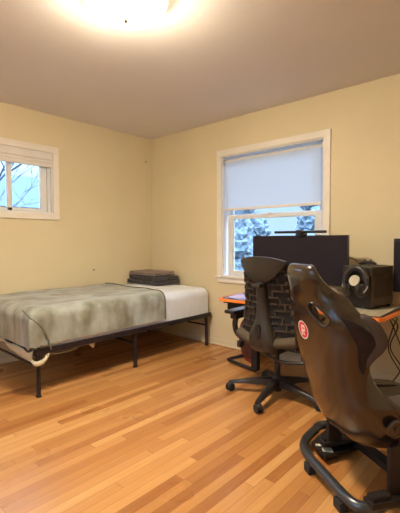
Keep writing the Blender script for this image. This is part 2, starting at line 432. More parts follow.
for xx in (-.2, .05, .3): box(b, xx-.005, xx+.005, BY0, BY1, BZ-.008, BZ+.002)
obj('wire_deck', b, M['bedmetal'], bed)

def pad_box(x0, x1, y0, y1, z0, z1, r, n=(12, 24, 5), amp=.006, fr=5, seed=0, wr=0):
    b = BM(); bmesh.ops.create_cube(b, size=2)
    bmesh.ops.subdivide_edges(b, edges=b.edges[:], cuts=22, use_grid_fill=True)
    hx, hy, hz = (x1-x0)/2, (y1-y0)/2, (z1-z0)/2; C_ = Vector(((x0+x1)/2, (y0+y1)/2, (z0+z1)/2))
    for v in b.verts:
        # concentrate verts near the edges, then round
        q = [math.sin(cc*PI/2)*.55+cc*.45 for cc in v.co]
        p = Vector((q[0]*hx, q[1]*hy, q[2]*hz))
        inner = Vector((max(-hx+r, min(hx-r, p.x)), max(-hy+r, min(hy-r, p.y)), max(-hz+r, min(hz-r, p.z))))
        d = p-inner
        if d.length > 1e-6: p = inner+d.normalized()*min(r, d.length if d.length < r else r)
        pw = p+C_
        k = noise.noise(Vector((pw.x*fr+seed, pw.y*fr, pw.z*fr)))*amp
        if wr: k += wr*noise.noise(Vector((pw.y*24+seed, pw.x*5, pw.z*4)))*max(0, min(1, (p.x/hx+.2)))
        nd = Vector((p.x/hx, p.y/hy, p.z/hz)); nd = nd*nd.length; nd.normalize()
        v.co = pw+nd*k
    return b
mb = pad_box(.035, 1.025, -1.99, -.035, .262, .640, .085, amp=.004, wr=.005, seed=3)
for v in mb.verts: v.co.z = max(v.co.z, .3615)
mt = obj('mattress', mb, M['sheet'], smooth=80)
tag(mt, 'single mattress in a white fitted sheet on the black bed frame', 'mattress')
# sheet corner hanging below the foot of the mattress
b = BM()
def tail(off):
    def f(u, v):
        y = -2.030-off+.012*math.sin(u*9); x = .40+u*.62; z = .350-.10*v*(.35+.65*u**1.5)+.01*math.sin(u*14)
        return Vector((x, y-.012*math.sin(v*PI), z))
    return f
sheet(b, tail(0), tail(.006), 24, 6)
tube(b, catmull([(1.0, -2.04, .285), (1.045, -2.02, .262), (1.06, -1.975, .275), (1.062, -1.93, .325)], 6), [.006+.014*math.sin(PI*min(1, k/18)) for k in range(19)], 8)
tl = obj('loose_sheet_edge', b, M['beige'], mt, smooth=70); tl['label'] = 'beige loose sheet edge hanging below the foot end'

b = BM(); tube(b, catmull([(1.012, -1.96, .322), (1.014, -1.86, .298), (1.014, -1.74, .296), (1.012, -1.62, .318)], 6), .009, 8, flat=.5)
b_ = BM(); prism(b_, [(-1.585, .32), (-1.50, .32), (-1.525, .268)], 1.008, 1.014, Matrix(((0, 0, 1, 0), (1, 0, 0, 0), (0, 1, 0, 0), (0, 0, 0, 1))))
obj('drooping_sheet_edge', b, M['beige'], mt, smooth=True); obj('drooping_sheet_corner', b_, M['beige'], mt)
# sage blanket
def bl(off):
    top = .664
    def f(u, v):
        # u: 0 at the wall .. 1 bottom of the front drop ; v: 0 at head edge .. 1 bottom of the foot drop
        a = u*(.96+.30); bb = v*(1.30+.28)
        R = .085
        def bend(t, L):
            if t < L-R: return t, 0
            th = (t-(L-R))/R
            if th < PI/2: return L-R+R*math.sin(th), R*(1-math.cos(th))
            return L, R+(t-(L-R)-R*PI/2)
        px, dx = bend(a, 1.026); py, dy = bend(bb, 1.335)
        x = .028+px; y = -.735-py
        d = max(dx, dy) if (dx > .02 and dy > .02) else dx+dy
        d = min(d, .309)
        z = top-d
        n = noise.noise(Vector((x*3.2, y*3.2, z*3)))*.012+noise.noise(Vector((x*9, y*9, z*5+4)))*.006
        side = min(1, dx/.1)
        n += side*noise.noise(Vector((y*16, z*3, 2)))*.010
        n = n*min(1, max(.0, (z-.352)/.10)) if side > .5 else n
        # folded-over layer at the foot corner of the front drop
        if dx > R*.8:
            k = (top-z-.05)/.30
            yl = -2.03+.11*min(1, max(0, k))**.7
            if y < yl: n += .016
            elif y < yl+.03: n += -.004
        x += (n+off)*side + (0 if side > 0 else 0); y -= (n*.6+off)*min(1, dy/.1); z += (n+off)*(1-max(side, min(1, dy/.1)))
        y += .018*math.sin(x*4.2)*(1-v)
        return Vector((x, y, z))
    return f
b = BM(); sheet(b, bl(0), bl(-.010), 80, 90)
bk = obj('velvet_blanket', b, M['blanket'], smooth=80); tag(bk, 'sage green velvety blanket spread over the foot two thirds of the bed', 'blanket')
b = BM(); pts = [bl(.003)(i/60, .0) for i in range(61)]; tube(b, pts, .0065, 6); obj('hem', b, M['hem'], bk, smooth=True)
b = BM(); tube(b, catmull([(.985, -2.085, .655), (1.050, -2.060, .605), (1.066, -1.985, .53), (1.066, -1.94, .445), (1.064, -1.915, .352)], 6), .006, 8); obj('corner_hem', b, M['hem'], bk, smooth=True)

# folded blankets on the head of the bed
def folded(name, cx, cy, z, sx, sy, h, rz, m, seed, lab, layers=2):
    t = empty(name, (cx, cy, z), rz); tag(t, lab, 'blanket', 'folded blankets stacked on the bed')
    for i in range(layers):
        hh = h/layers
        b = pad_box(-sx/2+.006*i, sx/2-.004*i, -sy/2, sy/2-.006*i, i*hh+.001, (i+1)*hh-.001, hh*.48, amp=.006, fr=7, seed=seed+i)
        for v in b.verts: v.co.z = max(v.co.z, i*hh)
        obj('fold', b, M[m], t, smooth=80)
    return t
folded('folded_blanket', .255, -.215, .648, .58, .37, .048, .02, 'darkgrey', 11, 'charcoal grey folded blanket at the bottom of the stack on the bed')
folded('folded_blanket', .265, -.210, .699, .55, .35, .042, -.05, 'darkgrey', 23, 'charcoal grey folded blanket in the middle of the stack on the bed')
folded('folded_blanket', .225, -.205, .745, .47, .32, .046, .05, 'mauve', 37, 'taupe brown folded blanket on top of the stack on the bed')

# ------------------------------------------------------------------ desk
DZ = .655
dk = empty('gaming_desk', (2.36, -.38, 0)); tag(dk, 'black topped gaming desk with orange edging under the big window', 'desk')
def dpoly(e=0): return [(-.76-e, .32+e*.3), (.665+e, .32+e*.3), (.660+e, -.28), (.635+e*.8, -.31-e*.6), (.44, -.315-e), (.40, -.300-e), (-.44, -.300-e), (-.50, -.315-e), (-.665-e*.6, -.315-e), (-.70-e, -.28)]
obj('desktop', prism(BM(), dpoly(0), DZ-.020, DZ), M['desk_top'], dk)
b = BM(); P = dpoly(.003); Q = dpoly(-.001)
n = len(P)
A0 = [b.verts.new((x, y, DZ-.021)) for x, y in P]; A1 = [b.verts.new((x, y, DZ+.002)) for x, y in P]; B1 = [b.verts.new((x*.985, y*.965, DZ+.002)) for x, y in Q]; B0 = [b.verts.new((x*.985, y*.965, DZ-.021)) for x, y in Q]
for i in range(n):
    k = (i+1) % n
    for a_, c_ in ((A0, A1), (A1, B1), (B1, B0), (B0, A0)): b.faces.new((a_[i], a_[k], c_[k], c_[i]))
obj('edge_trim', b, M['orange'], dk)
for sx, px in ((-1, -.43), (1, .43)):
    b = BM(); box(b, px-.03, px+.03, -.145, -.095, .03, DZ-.05, .004)
    lg = obj('leg', b, M['deskleg'], dk)
    b = BM(); tube(b, catmull([(px, -.12, .028), (px+sx*.15, -.09, .028), (px+sx*.335, -.045, .028), (px+sx*.372, -.015, .028), (px+sx*.362, .04, .028), (px+sx*.31, .22, .028)], 6), .015, 10)
    obj('foot', b, M['deskleg'], lg, smooth=True)
    b = BM(); box(b, px-.05, px+.05, -.26, .28, DZ-.055, DZ-.027, .003); obj('bracket', b, M['deskleg'], lg)
b = BM(); box(b, -.60, .60, -.02, .02, DZ-.07, DZ-.03, .003); obj('crossbeam', b, M['deskleg'], dk)
b = BM(); box(b, -.655, -.50, -.235, -.13, DZ-.105, DZ-.028, .008); box(b, -.685, -.50, -.25, -.22, DZ-.046, DZ-.021, .003)
obj('control_box', b, M['black'], dk)

mp = obj('mouse_pad', prism(BM(), [(1.715, -.640), (2.28, -.655), (2.28, -.36), (1.66, -.36)], DZ+.0025, DZ+.007), M['padblue']); tag(mp, 'violet and blue patterned mouse pad on the left end of the desk', 'mouse pad')
dm = obj('desk_mat', prism(BM(), [(2.38, -.655), (2.86, -.660), (2.985, -.63), (2.985, -.10), (2.38, -.10)], DZ+.0025, DZ+.006), M['desk_light']); tag(dm, 'pale beige desk mat under the computer at the right end of the desk', 'desk mat')

# red rimmed disc under the desk
rd = empty('floor_fan', (1.69, -.27, .21)); tag(rd, 'round dull red rimmed disc standing on the floor under the desk', 'disc')
Rm = Matrix.Rotation(math.radians(-32), 4, 'Z') @ Matrix.Rotation(PI/2, 4, 'X')
b = BM(); tube(b, [Rm @ Vector((.195*math.cos(a), .195*math.sin(a), 0)) for a in [i*2*PI/48 for i in range(48)]], .014, 10, closed=True); obj('rim', b, M['redrim'], rd, smooth=True)
obj('face', lathe(BM(), [(0, .02), (.06, .03), (.17, .018), (.188, 0), (.17, -.018), (0, -.025)], 40, Rm), M['maroon'], rd, smooth=True)
rd.name = 'round_disc'

# keyboard
kb = empty('keyboard', (2.03, -.30, DZ+.003), 0.0)
kb.location = (2.13, -.50, DZ+.0075); tag(kb, 'black keyboard on the mouse pad between the two chairs', 'keyboard')
obj('body', box(BM(), -.13, .13, -.06, .06, 0, .014, .004), M['black'], kb)
b = BM()
for i in range(13):
    for j2 in range(5): box(b, -.12+i*.0185, -.12+i*.0185+.0155, -.05+j2*.02, -.05+j2*.02+.016, .014, .021, .002)
obj('keys', b, M['keycap'], kb); 
# papers and a small carton on the desk
pp = obj('paper_sheet', prism(BM(), [(-.10, -.08), (.12, -.09), (.13, .07), (-.07, .09)], 0, .004), M['paper'], loc=(2.50, -.46, DZ+.0065), rot=(0, 0, .5)); tag(pp, 'pale sheet of paper lying on the desk before the monitor', 'paper')
pk = obj('carton', prism(BM(), [(-.055, 0), (.055, 0), (.045, .105), (-.035, .125)], -.012, .012, Matrix.Rotation(PI/2, 4, 'X')), M['paper'], loc=(2.50, -.27, DZ+.0065), rot=(0, 0, .7)); tag(pk, 'small pale upright carton on the desk behind the racing seat', 'carton')
bp_ = obj('blue_light_block', box(BM(), -.05, .05, -.03, .03, 0, .018, .006), M['bluep'], loc=(2.585, -.44, DZ+.0065), rot=(0, 0, .3)); tag(bp_, 'small blue packet in place of blue light beside the computer case', 'block')  # blue light on the desk put into the colour of a flat block

# monitor
mn = empty('computer_monitor', (2.21, -.27, DZ+.003)); tag(mn, 'wide black computer monitor standing on the desk before the window', 'monitor')
MW, MZ0, MZ1 = .875, .135, .54
def mon(off, ins):
    def f(u, v):
        x = (u-.5)*(MW-2*ins); y = -.035*(2*u-1)**2+off; return Vector((x, y, MZ0+ins+v*(MZ1-MZ0-2*ins)))
    return f
b = BM(); sheet(b, mon(-.012, 0), mon(.016, 0), 24, 2); obj('housing', b, M['black'], mn, smooth=40)
b = BM(); sheet(b, mon(-.0135, .008), mon(-.011, .008), 24, 2); obj('screen', b, M['screen'], mn, smooth=40)
b = BM(); box(b, -.12, .12, .014, .045, .22, .44, .01); obj('rear_housing', b, M['black'], mn)
b = BM(); box(b, -.03, .03, .04, .07, .0, .40, .006); obj('stand_neck', b, M['black'], mn)
b = BM(); box(b, -.14, .14, -.09, .10, 0, .012, .005); obj('stand_foot', b, M['black'], mn)
# light bar
lb = empty('monitor_light_bar', (2.235, -.28, DZ+MZ1+.004)); tag(lb, 'slim black light bar clipped on top of the wide monitor', 'light bar')
obj('bar', tube(BM(), [(-.235, -.03, .028), (.235, -.03, .028)], .011, 12), M['black'], lb, smooth=True)
b = BM(); box(b, -.035, .035, -.03, .05, .0, .02, .006); box(b, -.028, .028, -.045, -.01, .006, .045, .006); box(b, -.03, .03, .038, .05, -.05, .01, .004); obj('clamp', b, M['black'], lb)

# computer case
pc = empty('computer_case', (2.868, -.432, DZ+.0065), math.radians(-10)); tag(pc, 'charcoal cube shaped computer case on the right end of the desk', 'computer')
# local: x leftwards negative along the front face, y back
b = BM(); box(b, -.230, 0, 0, .31, .012, .305, .006); obj('body', b, M['pccase'], pc)
b = BM(); box(b, -.226, -.004, -.008, .001, .016, .301, .004); obj('front_panel', b, M['pcfront'], pc)
b = BM(); box(b, -.001, .004, .035, .275, .075, .235, .002); obj('side_vent', b, M['pcvent'], pc)
b = BM(); box(b, -.20, -.03, .04, .27, .304, .308, .002); obj('top_vent', b, M['pcvent'], pc)
for xx, yy in ((-.21, .02), (-.02, .02), (-.21, .28), (-.02, .28)): obj('foot', lathe(BM(), [(0, 0), (.014, 0), (.014, .013), (0, .013)], 14, Matrix.Translation((xx, yy, 0))), M['rubber'], pc)
# things on top of the case
ct = empty('game_controller', (2.80, -.33, DZ+.0065+.309), .2); tag(ct, 'small black controller lying on top of the computer case', 'controller')
b = BM(); tube(b, catmull([(-.055, -.015, .012), (-.035, .01, .018), (0, .015, .02), (.035, .01, .018), (.055, -.015, .012)], 5), [.010, .013, .015, .016, .017, .018, .018, .018, .018, .018, .018, .018, .018, .018, .018, .018, .017, .016, .015, .013, .010][:21], 10, flat=.6)
obj('body', b, M['black'], ct, smooth=True)
for dx in (-.02, .02): b = lathe(BM(), [(0, .024), (.006, .038), (.008, .040), (.006, .043), (0, .044)], 12, Matrix.Translation((dx, .01, 0))); obj('thumb_stick', b, M['black'], ct, smooth=True)
# headphones, leaning on the front of the case
hp = empty('headphones', (2.762, -.466, DZ+.0065), math.radians(-10)); tag(hp, 'black over ear headphones with pale pads leaning on the computer case front', 'headphones')
arc = [(.088*math.cos(a), .0+.01*math.sin(a), .190+.112*math.sin(a)) for a in [PI*(-.08+1.16*i/24) for i in range(25)]]
b = BM(); tube(b, arc, .013, 10, flat=1.4); obj('headband', b, M['hp_dark'], hp, smooth=True)
b = BM(); tube(b, [(x*.86, y, .190+(z-.190)*.86) for x, y, z in arc[3:-3]], .008, 8, flat=1.6); obj('headband_pad', b, M['hp_dark'], hp, smooth=True)
for sx in (-1, 1):
    Mx = Matrix.Translation((sx*.048, -.02+.01*sx, .140)) @ Matrix.Rotation(sx*.9, 4, 'Z') @ Matrix.Rotation(PI/2, 4, 'X')
    e = obj('ear_cup', lathe(BM(), [(0, -.025), (.030, -.025), (.046, -.012), (.048, .006), (0, .006)], 28, Mx), M['hp_dark'], hp, smooth=40)
    obj('ear_pad', lathe(BM(), [(.020, .006), (.046, .006), (.050, .016), (.044, .026), (.028, .028), (.022, .018)], 28, Mx), M['hp_dark'], e, smooth=True)
    b = BM(); tube(b, catmull([(sx*.088, 0, .19), (sx*.095, -.01, .16), (sx*.075, -.02, .125)], 5), .006, 8); obj('yoke', b, M['silver'], e, smooth=True)
o_ = obj('ear_cushion', lathe(BM(), [(0, -.010), (.026, -.012), (.040, -.004), (.040, .006), (0, .01)], 28, Matrix.Translation((.0, -.01, .205)) @ Matrix.Rotation(PI/2-.35, 4, 'X')), M['hp_pad'], hp, smooth=50); o_['label'] = 'pale round cushion disc'
b = BM(); tube(b, catmull([(-.06, -.02, .10), (-.075, -.03, .05), (-.05, -.04, .012), (-.10, -.05, .008), (-.03, -.07, .008)], 6), .0025, 6); obj('cord', b, M['black'], hp, smooth=True)
b = BM(); tube(b, catmull([(2.66, -.39, .972), (2.655, -.37, 1.0), (2.68, -.35, 1.022), (2.71, -.34, 1.012), (2.73, -.33, .985), (2.75, -.33, .975)], 6), .003, 6)
cbt = obj('short_cable', b, M['black'], smooth=True); tag(cbt, 'thin black cable looping over the top corner of the computer case', 'cable')

# second screen hung on the wall
sc = empty('wall_screen', (3.28, 0, .765)); tag(sc, 'second black screen on the wall at the right edge of the view', 'screen')
b = BM(); box(b, -.36, .40, -.125, -.09, 0, .405, .004); obj('housing', b, M['black'], sc)
b = BM(); box(b, -.352, .392, -.127, -.124, .008, .382); obj('screen', b, M['screen'], sc)
b = BM(); box(b, -.06, .06, -.092, 0, .12, .27, .004); obj('wall_mount', b, M['bracket'], sc)

# loose cables behind the desk on the right
random.seed(21)
CAB = [([(2.90, -.20, .62), (2.96, -.16, .45), (3.00, -.10, .25), (2.95, -.14, .10), (2.86, -.22, .012)], 'black cable hanging straightest behind the right end of the desk'),
       ([(2.93, -.30, .615), (2.99, -.24, .53), (2.92, -.16, .34), (3.01, -.10, .16), (3.08, -.12, .012)], 'black cable hanging in a wide S bend behind the racing seat'),
       ([(2.96, -.42, .62), (3.00, -.30, .60), (2.95, -.22, .50), (2.90, -.12, .30), (3.02, -.08, .08), (3.10, -.20, .01)], 'thin black cable drooping from the right front corner of the desk')]
for pts, lab in CAB:
    b = BM(); tube(b, catmull(pts, 8), .005, 6); t = obj('power_cable', b, M['black'], smooth=True); tag(t, lab, 'cable', 'cables hanging behind the desk')

# ------------------------------------------------------------------ ergonomic office chair
ch = empty('office_chair', (2.31, -.78, 0)); tag(ch, 'graphite ergonomic office chair with a ribbed back facing the desk', 'chair')
angs = [206.6, 278.6, 350.6, 62.6, 134.6]
b = BM(); lathe(b, [(0, .035), (.030, .035), (.034, .060), (.052, .075), (.055, .110), (.040, .135), (.032, .15), (0, .15)], 24); obj('hub', b, M['chairbase'], ch, smooth=30)
for a in angs:
    d = Vector((math.cos(math.radians(a)), math.sin(math.radians(a)), 0)); n = Vector((-d.y, d.x, 0)); rings = []
    for t, wd, zt, zb in ((.03, .034, .135, .072), (.10, .030, .128, .076), (.20, .025, .110, .074), (.30, .021, .090, .066), (.345, .019, .080, .060), (.368, .012, .074, .060)):
        rings.append([d*t+n*wd+Vector((0, 0, zb)), d*t+n*wd*.9+Vector((0, 0, zt-.008)), d*t+n*wd*.5+Vector((0, 0, zt)), d*t-n*wd*.5+Vector((0, 0, zt)), d*t-n*wd*.9+Vector((0, 0, zt-.008)), d*t-n*wd+Vector((0, 0, zb))])
    obj('base_arm', loft(BM(), rings), M['chairbase'], ch, smooth=40)
    cx = d*.348; rot = Matrix.Rotation(math.radians(a+55), 4, 'Z'); b = BM()
    for sy in (-1, 1):
        lathe(b, [(0, -.009), (.020, -.009), (.029, -.006), (.031, 0), (.029, .006), (.020, .009), (0, .009)], 24, Matrix.Translation((cx.x, cx.y, .0312)) @ rot @ Matrix.Translation((0.012, sy*.016, 0)) @ Matrix.Rotation(PI/2, 4, 'X'))
    cs = obj('caster', b, M['rubber'], ch, smooth=30)
    b = BM(); lathe(b, [(0, -.006), (.024, -.006), (.026, .0), (.022, .006), (0, .006)], 20, Matrix.Translation((cx.x, cx.y, .037)) @ rot @ Matrix.Translation((0.012, 0, 0)) @ Matrix.Rotation(PI/2, 4, 'X'))
    lathe(b, [(0, .03), (.008, .03), (.008, .075), (0, .075)], 12, Matrix.Translation(cx)); obj('caster_housing', b, M['chairbase'], cs, smooth=30)
obj('gas_lift', lathe(BM(), [(0, .14), (.024, .14), (.024, .25), (.016, .255), (.016, .36), (0, .36)], 20), M['black'], ch, smooth=30)
b = BM(); box(b, -.075, .075, -.14, .12, .335, .405, .02); box(b, -.20, .20, -.03, .03, .355, .385, .008); obj('tilt_mechanism', b, M['chairbase'], ch, smooth=30)
b = BM(); tube(b, catmull([(-.02, -.12, .33), (.12, -.15, .312), (.30, -.12, .330)], 6), .011, 8); obj('tilt_lever', b, M['embody'], ch, smooth=True)
# seat
b = pad_box(-.265, .265, -.13, .33, .425, .500, .035, amp=.003)
for v in b.verts:
    v.co.z += .02*(abs(v.co.x)/.265)**2-.03*max(0, (v.co.y-.2)/.13)**2
obj('seat', b, M['upholst'], ch, smooth=80)
b = BM(); box(b, -.24, .24, -.16, .28, .405, .43, .01); obj('seat_pan', b, M['embody'], ch, smooth=30)
# pelvic roll at the rear of the seat
b = BM(); tube(b, catmull([(-.235, -.15, .47), (-.12, -.185, .445), (0, -.195, .44), (.12, -.185, .445), (.235, -.15, .47)], 5), .036, 14, flat=1.0); obj('rear_bolster', b, M['upholst'], ch, smooth=True)
BT = [(.42, .195, -.175), (.50, .228, -.195), (.60, .222, -.180), (.70, .205, -.185), (.80, .192, -.205), (.90, .188, -.225), (1.0, .180, -.235)]
def bsurf(u, z, off=0.0):      # u -1..1
    w_, y_ = interp(BT, z)
    return Vector((u*w_, y_-off+.070*abs(u)**2.2, z))
b = BM(); sheet(b, lambda u, v: bsurf(2*u-1, .44+v*.56, 0), lambda u, v: bsurf(2*u-1, .44+v*.56, -.028), 24, 30)
obj('backrest', b, M['embody_d'], ch, smooth=60)
# ribbed flexible support: staggered rungs
random.seed(5)
def bar(u0, z0_, u1, z1_, wd, off=.012, th=.010):
    N_ = 4; rings = []
    for i in range(N_+1):
        t = i/N_; u = u0+(u1-u0)*t; z = z0_+(z1_-z0_)*t
        p = bsurf(u, z, 0); q = bsurf(u, z, off)
        if abs(u1-u0) > abs(z1_-z0_)/.2: e = Vector((0, 0, wd))
        else: e = Vector((wd, 0, 0))
        rings.append([p-e, p+e, q+e*.8, q-e*.8])
    loft(b, rings)
rows = 11
for s_ in (-1, 1):
    b = BM()
    for i in range(rows):
        z = .485+i*.046
        if z > .95: continue
        k = i % 3
        if k == 0: bar(s_*.22, z, s_*.58, z, .0055); bar(s_*.40, z, s_*.40, z+.046, .0075)
        elif k == 1: bar(s_*.40, z, s_*.97, z, .0055); bar(s_*.74, z, s_*.74, z+.046, .0075); bar(s_*.40, z, s_*.40, z-.015, .007)
        else: bar(s_*.55, z, s_*.97, z, .0055); bar(s_*.24, z, s_*.50, z, .006); bar(s_*.62, z, s_*.62, z+.044, .007)
    for z in (.50, .64, .78, .9): bar(s_*.97, z-.05, s_*.97, z+.05, .009, .006)
    for i in range(9): bar(s_*.9, .47+i*.055, s_*.9, .49+i*.055, .012, .016)
    obj('flex_ribs', b, M['rib'], ch)
# spine housing
rings = []
for z, wd, dep in ((.885, .026, .030), (.86, .034, .048), (.80, .036, .056), (.72, .040, .060), (.62, .052, .064), (.56, .070, .068), (.50, .098, .072), (.45, .112, .074), (.41, .112, .070), (.385, .100, .060), (.372, .075, .045)):
    w_, y_ = interp(BT, max(z, .44)); yb = y_+.005; ring = []
    for i in range(13):
        a = PI*i/12; ring.append(Vector((wd*math.cos(a)*(1.0), yb-dep*math.sin(a)**.55 if math.sin(a) > 1e-6 else yb, z)))
    ring.append(Vector((-wd*.5, yb+.01, z))); ring.append(Vector((wd*.5, yb+.01, z)))
    rings.append(ring)
sp = obj('spine_housing', loft(BM(), rings), M['embody'], ch, smooth=50)
b = BM(); prism(b, [(.014*math.cos(a)+ .004*math.copysign(1, math.sin(a)+1e-9)*0, .042*math.sin(a)+(.012 if math.sin(a) > 0 else -.012)) for a in [i*2*PI/28 for i in range(28)]], -.006, .006, Matrix.Translation((0, -.262, .525)) @ Matrix.Rotation(PI/2, 4, 'X') @ Matrix.Scale(1.35, 4, (1, 0, 0)))
obj('spine_slot', b, M['black'], sp)
for dx in (-.05, .02, .07): b = lathe(BM(), [(0, 0), (.007, 0), (.007, .005), (0, .005)], 10, Matrix.Translation((dx, -.252-.0, .425)) @ Matrix.Rotation(PI/2, 4, 'X')); obj('screw_cap', b, M['black'], sp)
# head panel
def hpn(off):
    def f(u, v):
        U = 2*u-1; z = 1.035-.175*v+.012*(1-abs(U)**2)*(1-v)
        wd = .160*(1-v**1.5)**.75+.022
        return Vector((U*wd, -.232-.045*(1-v)**.5*(1-.6*abs(U)**2)-off-.02*v*0+.055*abs(U*wd/.2)**2, z-.02*abs(U)**3*(1-v)))
    return f
b = BM(); sheet(b, hpn(.012), hpn(-.020), 24, 14); obj('top_panel', b, M['embody'], ch, smooth=50)
b = BM(); box(b, -.036, .036, -.300, -.235, .835, .862, .008); obj('spine_collar', b, M['embody'], ch, smooth=30)
# arms
for sx in (-1, 1):
    b = BM(); tube(b, catmull([(sx*.10, -.02, .395), (sx*.24, -.05, .385), (sx*.315, -.075, .43), (sx*.335, -.08, .50), (sx*.315, -.09, .565), (sx*.305, -.10, .60)], 6), .014, 12, flat=1.6)
    ap = obj('arm_post', b, M['embody'], ch, smooth=True)
    b = BM(); box(b, sx*.305-.045, sx*.305+.045, -.20, .055, .600, .628, .012); obj('armrest', b, M['black'], ap, smooth=40)
    b = BM(); box(b, sx*.300-.03, sx*.300+.03, -.15, .0, .555, .602, .008); obj('arm_block', b, M['black'], ap, smooth=40)
    b = BM(); box(b, sx*.27-.018, sx*.27+.018, -.12, -.07, .335, .385, .008); obj('arm_knob', b, M['black'], ap, smooth=40)

# ------------------------------------------------------------------ racing simulator seat
rg = empty('racing_simulator_seat', (3.04, -1.56, 0), math.radians(57)); tag(rg, 'brown black bucket racing seat on a tubular floor frame in the foreground', 'racing seat')
Rinv = (Matrix.Translation((3.04, -1.56, 0)) @ Matrix.Rotation(math.radians(57), 4, 'Z')).inverted()
def loc2(x, y, z): return Rinv @ Vector((x, y, z))
TZ = .058
left = [(2.83, -1.10), (2.815, -1.22), (2.822, -1.33), (2.855, -1.42), (2.915, -1.485), (3.02, -1.56), (3.12, -1.632), (3.19, -1.678), (3.245, -1.685), (3.295, -1.648), (3.335, -1.56)]
pl = [loc2(x, y, TZ) for x, y in left]
front = [Vector((1.15, -.27, TZ)), Vector((1.24, -.16, TZ)), Vector((1.24, .16, TZ)), Vector((1.15, .27, TZ))]
path = [Vector((.60, .37, TZ))]+pl+[Vector((.45, -.29, TZ)), Vector((.8, -.28, TZ))]+front+[Vector((.9, .32, TZ))]
obj('base_frame', tube(BM(), catmull(path, 8, True), .024, 14, True), M['gun'], rg, smooth=True)
for (wx, wy, a) in ((2.935, -1.515, -36), (3.155, -1.675, -36)):
    p = loc2(wx, wy, 0); b = BM(); box(b, -.028, .028, -.02, .02, 0, .045, .006, Matrix.Translation(p) @ Matrix.Rotation(math.radians(a-57), 4, 'Z')); obj('rubber_foot', b, M['rubber'], rg)
for p in ((1.1, -.28), (1.1, .28)):
    b = BM(); box(b, p[0]-.03, p[0]+.03, p[1]-.02, p[1]+.02, 0, .045, .006); obj('rubber_foot', b, M['rubber'], rg)
# seat carrier: dark slider plate across the frame plus rails
pts = [loc2(x, y, 0) for x, y in ((2.850, -1.325), (2.965, -1.405), (3.065, -1.180), (3.00, -.90), (2.845, -.98))]
b = BM(); prism(b, [(p.x, p.y) for p in pts], .030, .046); obj('slider_plate', b, M['bracket'], rg)
b = BM()
for k in range(3):
    p0 = loc2(2.90+.030*k, -1.20-.045*k, .055); p1 = loc2(3.00+.02*k, -1.08-.04*k, .055); tube(b, [p0, p1], .010, 8)
obj('slider_rails', b, M['bracket'], rg, smooth=True)
for (wx, wy, a_, b_) in ((2.950, -1.345, .026, .019), (2.895, -1.332, .016, .009), (2.915, -1.290, .014, .009)):
    p = loc2(wx, wy, 0); b = BM(); box(b, -a_, a_, -b_, b_, .046, .052, .002, Matrix.Translation(p) @ Matrix.Rotation(math.radians(35-57), 4, 'Z')); o_ = obj('label_sticker', b, M['label'], rg)
b = BM(); box(b, .30, .36, -.28, .28, .040, .075, .005); obj('cross_member', b, M['bracket'], rg)
# side uprights carrying the seat
for sy in (-1, 1):
    b = BM(); lf = -.262 if sy < 0 else .205; sf = .02 if sy < 0 else .10
    box(b, .13, .215, lf*.94-.012, lf*.94+.012, .09, .30, .01); box(b, sf, .30, lf-.03, lf+.03, .072, .098, .006); box(b, sf+.01, .12, lf-.02, lf+.02, .095, .118, .006)
    up = obj('upright_bracket', b, M['bracket'], rg, smooth=30)
    obj('pivot_knob', lathe(BM(), [(0, 0), (.040, 0), (.040, .008), (.030, .012), (.028, .009), (.012, .009), (.010, .016), (0, .016)], 24, Matrix.Translation((.150, sy*.258, .378)) @ Matrix.Rotation(-sy*PI/2, 4, 'X')), M['shell'], up, smooth=30)
# bucket shell: sections along the spine (s, z, half width, wing depth)
SEC = [(-.148, 1.053, .070, .012), (-.156, 1.051, .088, .018), (-.166, 1.044, .104, .026), (-.175, 1.026, .116, .038), (-.177, .998, .126, .056), (-.172, .962, .136, .078), (-.161, .915, .158, .104), (-.146, .868, .192, .128), (-.140, .825, .226, .160),
       (-.133, .785, .250, .190), (-.126, .745, .260, .205), (-.119, .705, .258, .212), (-.110, .660, .240, .192), (-.098, .615, .222, .165), (-.083, .565, .213, .150), (-.066, .515, .214, .152), (-.048, .460, .226, .165), (-.028, .405, .248, .185),
       (-.004, .350, .252, .205), (.026, .298, .254, .215), (.066, .252, .254, .215), (.120, .218, .252, .205), (.190, .200, .250, .195), (.280, .200, .246, .185), (.380, .212, .240, .165), (.480, .232, .232, .140), (.570, .252, .222, .110), (.620, .262, .210, .085)]
SEC = [tuple(v) for v in catmull([Vector(q) for q in SEC], 3)] if False else SEC
# refine by linear+catmull on each channel
NR = 6
def refine(tab, n=NR):
    out = []
    for i in range(len(tab)-1):
        p0 = tab[max(0, i-1)]; p1 = tab[i]; p2 = tab[i+1]; p3 = tab[min(len(tab)-1, i+2)]
        for k in range(n):
            t = k/n; out.append(tuple(.5*((2*b1)+(-a1+c1)*t+(2*a1-5*b1+4*c1-d1)*t*t+(-a1+3*b1-3*c1+d1)*t**3) for a1, b1, c1, d1 in zip(p0, p1, p2, p3)))
    out.append(tab[-1]); return out
SEC = refine(SEC); NS = len(SEC)
def frame(i):
    if SEC[i][1] > .99 and SEC[i][0] < 0: return Vector((1, 0, 0))
    a = SEC[max(0, i-1)]; c_ = SEC[min(NS-1, i+1)]; t = Vector((c_[0]-a[0], c_[1]-a[1])).normalized()
    if SEC[i][1] > .88 and SEC[i][0] < 0:
        k = (SEC[i][1]-.88)/.11; return (Vector((-t.y, 0, t.x))*(1-k)+Vector((1, 0, 0))*k).normalized()
    return Vector((-t.y, 0, t.x)) # forward / inward direction in (s, z): rotate tangent
NU = 56
def opt(i, u, inset=0.0, th=0.0):
    s_, z_, w_, d_ = SEC[i]; f = frame(i); ph = u*PI/2
    sl = math.copysign(abs(math.sin(ph))**.88, u); dd = (1-math.cos(ph))
    dd = dd**1.05
    return Vector((s_, 0, z_))+f*(th+(d_-th)*dd)+Vector((0, (w_-inset)*sl, 0))
rings = []
